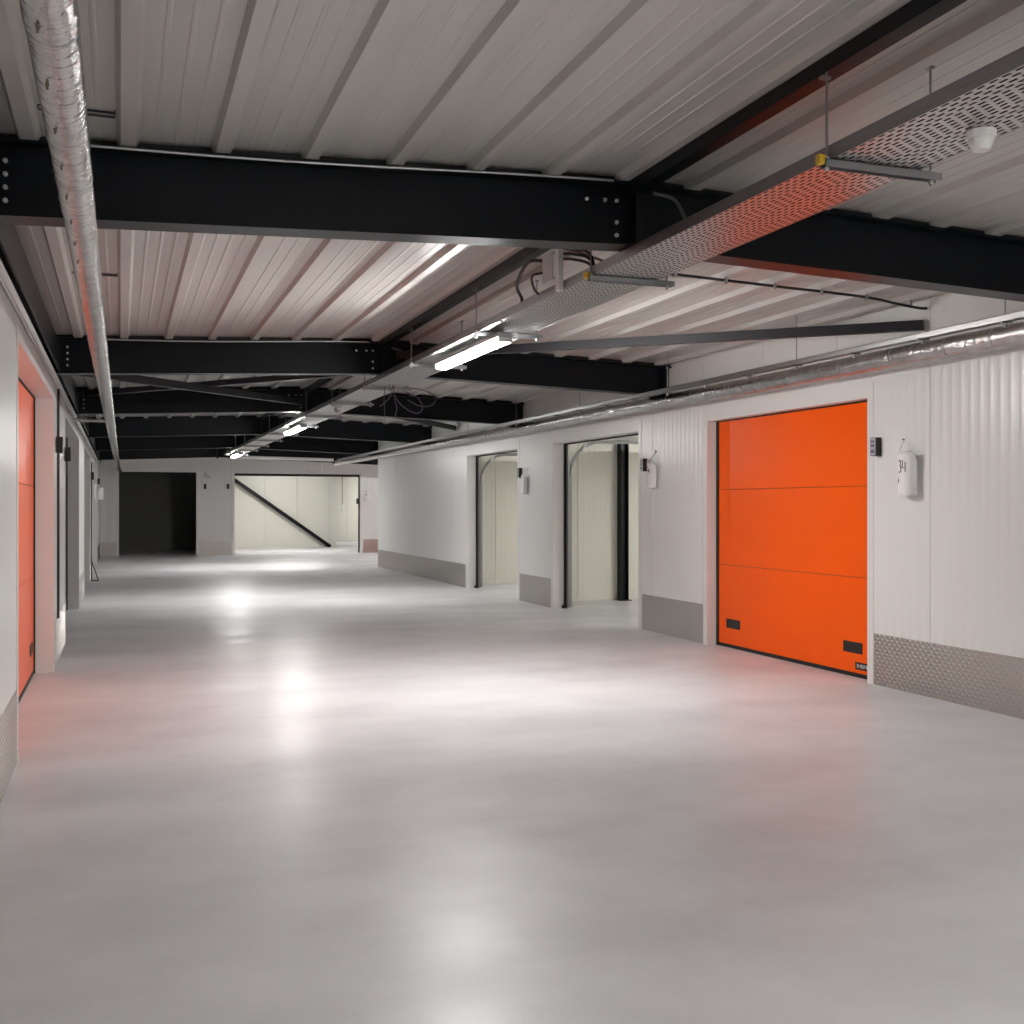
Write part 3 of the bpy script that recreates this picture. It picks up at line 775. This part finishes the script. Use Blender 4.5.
paper_tag((XR-0.008, 11.80, 2.215), [(6.14, 11.98), (6.08, 11.93), (6.07, 11.84), (6.12, 11.76)], 1.77, 2.08,
          'curled paper tag beside the open unit with the black column', None, [([(0.07, 2.03), (0.08, 2.02)], 0.008), ([(0.06, 1.985), (0.085, 1.985)], 0.007), ([(0.14, 2.0), (0.15, 1.96)], 0.006)], 'brown')
paper_tag((XR-0.008, 16.20, 2.14), [(6.14, 16.36), (6.06, 16.30), (6.06, 16.22), (6.11, 16.18)], 1.74, 2.04,
          'white paper tag hanging between the two open units')
paper_tag((XL+0.008, 11.70, 2.12), [(-0.58, 11.85), (-0.545, 11.78), (-0.545, 11.66), (-0.575, 11.58)], 1.72, 2.03, 'white paper tag near the left orange door')
paper_tag((XL+0.008, 24.7, 2.14), [(-0.57, 24.9), (-0.50, 24.8), (-0.51, 24.65), (-0.57, 24.6)], 1.70, 2.03, 'small white tag farther along the left wall')
paper_tag((XL+0.008, 31.7, 2.14), [(-0.57, 31.95), (-0.46, 31.85), (-0.46, 31.7), (-0.57, 31.6)], 1.72, 2.06, 'white paper tag at the far end of the left wall')
paper_tag((7.66, YB-0.008, 2.06), [(7.58, YB-0.02), (7.66, YB-0.06), (7.76, YB-0.05), (7.80, YB-0.02)], 1.72, 1.98, 'white tag on the end wall right of the wide opening', None, [([(0.06, 1.96), (0.10, 1.90)], 0.012)], 'brown')
r = tag(root('hook_cord', (2.53, YB-0.004, 2.55)), 'twisted brown cord hooks on the end wall above the control box', 'hook')
MB().tube(spline([(2.50, YB-0.01, 2.58), (2.48, YB-0.02, 2.52), (2.50, YB-0.02, 2.46)], 5), 0.009, 6).build('cord', M['brown'], r)
MB().tube(spline([(2.54, YB-0.01, 2.60), (2.56, YB-0.02, 2.50), (2.60, YB-0.02, 2.44), (2.64, YB-0.02, 2.50)], 5), 0.009, 6).build('cord', M['brown'], r)
# pull cord with white handle in the end room
r = tag(root('pull_cord', (7.65, 39.8, 2.6)), 'dark pull cord with a white handle in the bright end room', 'cord')
MB().cyl((7.72, 39.8, 1.60), (7.72, 39.8, 3.1), 0.012, 8).build('cord', M['brown'], r)
MB().box(7.68, 7.76, 39.76, 39.84, 1.38, 1.60).build('handle', M['white_plastic'], r, bevel=0.01)
# conduit feeding the left control box
tag(MB().tube([(XL+0.02, 11.42, 0.455), (XL+0.02, 11.42, 2.69)], 0.013, 10).build('conduit', M['plastic']), 'thin black vertical conduit behind the left control box', 'conduit')
# black triangular stop standing by the third recess
b = MB(); y = 23.95
b.bar((XL+0.03, y, 0.0), (XL+0.03, y, 2.45), 0.022, 0.022).bar((XL+0.03, y, 0.42), (XL+0.16, y, 0.01), 0.02, 0.02).bar((XL+0.02, y, 0.01), (XL+0.17, y, 0.01), 0.02, 0.02)
tag(b.build('door_prop', M['plastic']), 'thin black post with a triangular foot standing by the left wall', 'post')

# ------------------------------------------------------------------ world, camera, view
for o in list(bpy.data.objects):
    if '_o' in o: del o['_o']
w = bpy.data.worlds.new('world'); sc.world = w; w.use_nodes = True
w.node_tree.nodes['Background'].inputs[0].default_value = (0.9, 0.92, 1.0, 1)
w.node_tree.nodes['Background'].inputs[1].default_value = 0.05
cam = bpy.data.cameras.new('camera'); co = bpy.data.objects.new('camera', cam); col.objects.link(co)
cam.sensor_fit = 'HORIZONTAL'; cam.sensor_width = 36.0; cam.lens = 36.0*1082/1024
cam.shift_y = -(512-506)/1024.0
co.location = (0, 0, 1.55); co.rotation_euler = (math.radians(90), 0, -math.atan(391.5/1082))
cam.clip_start = 0.05; cam.clip_end = 200
sc.camera = co
vs = sc.view_settings; vs.view_transform = 'Standard'; vs.look = 'None'; vs.gamma = 1; vs.exposure = 1.47; vs.use_curve_mapping = False
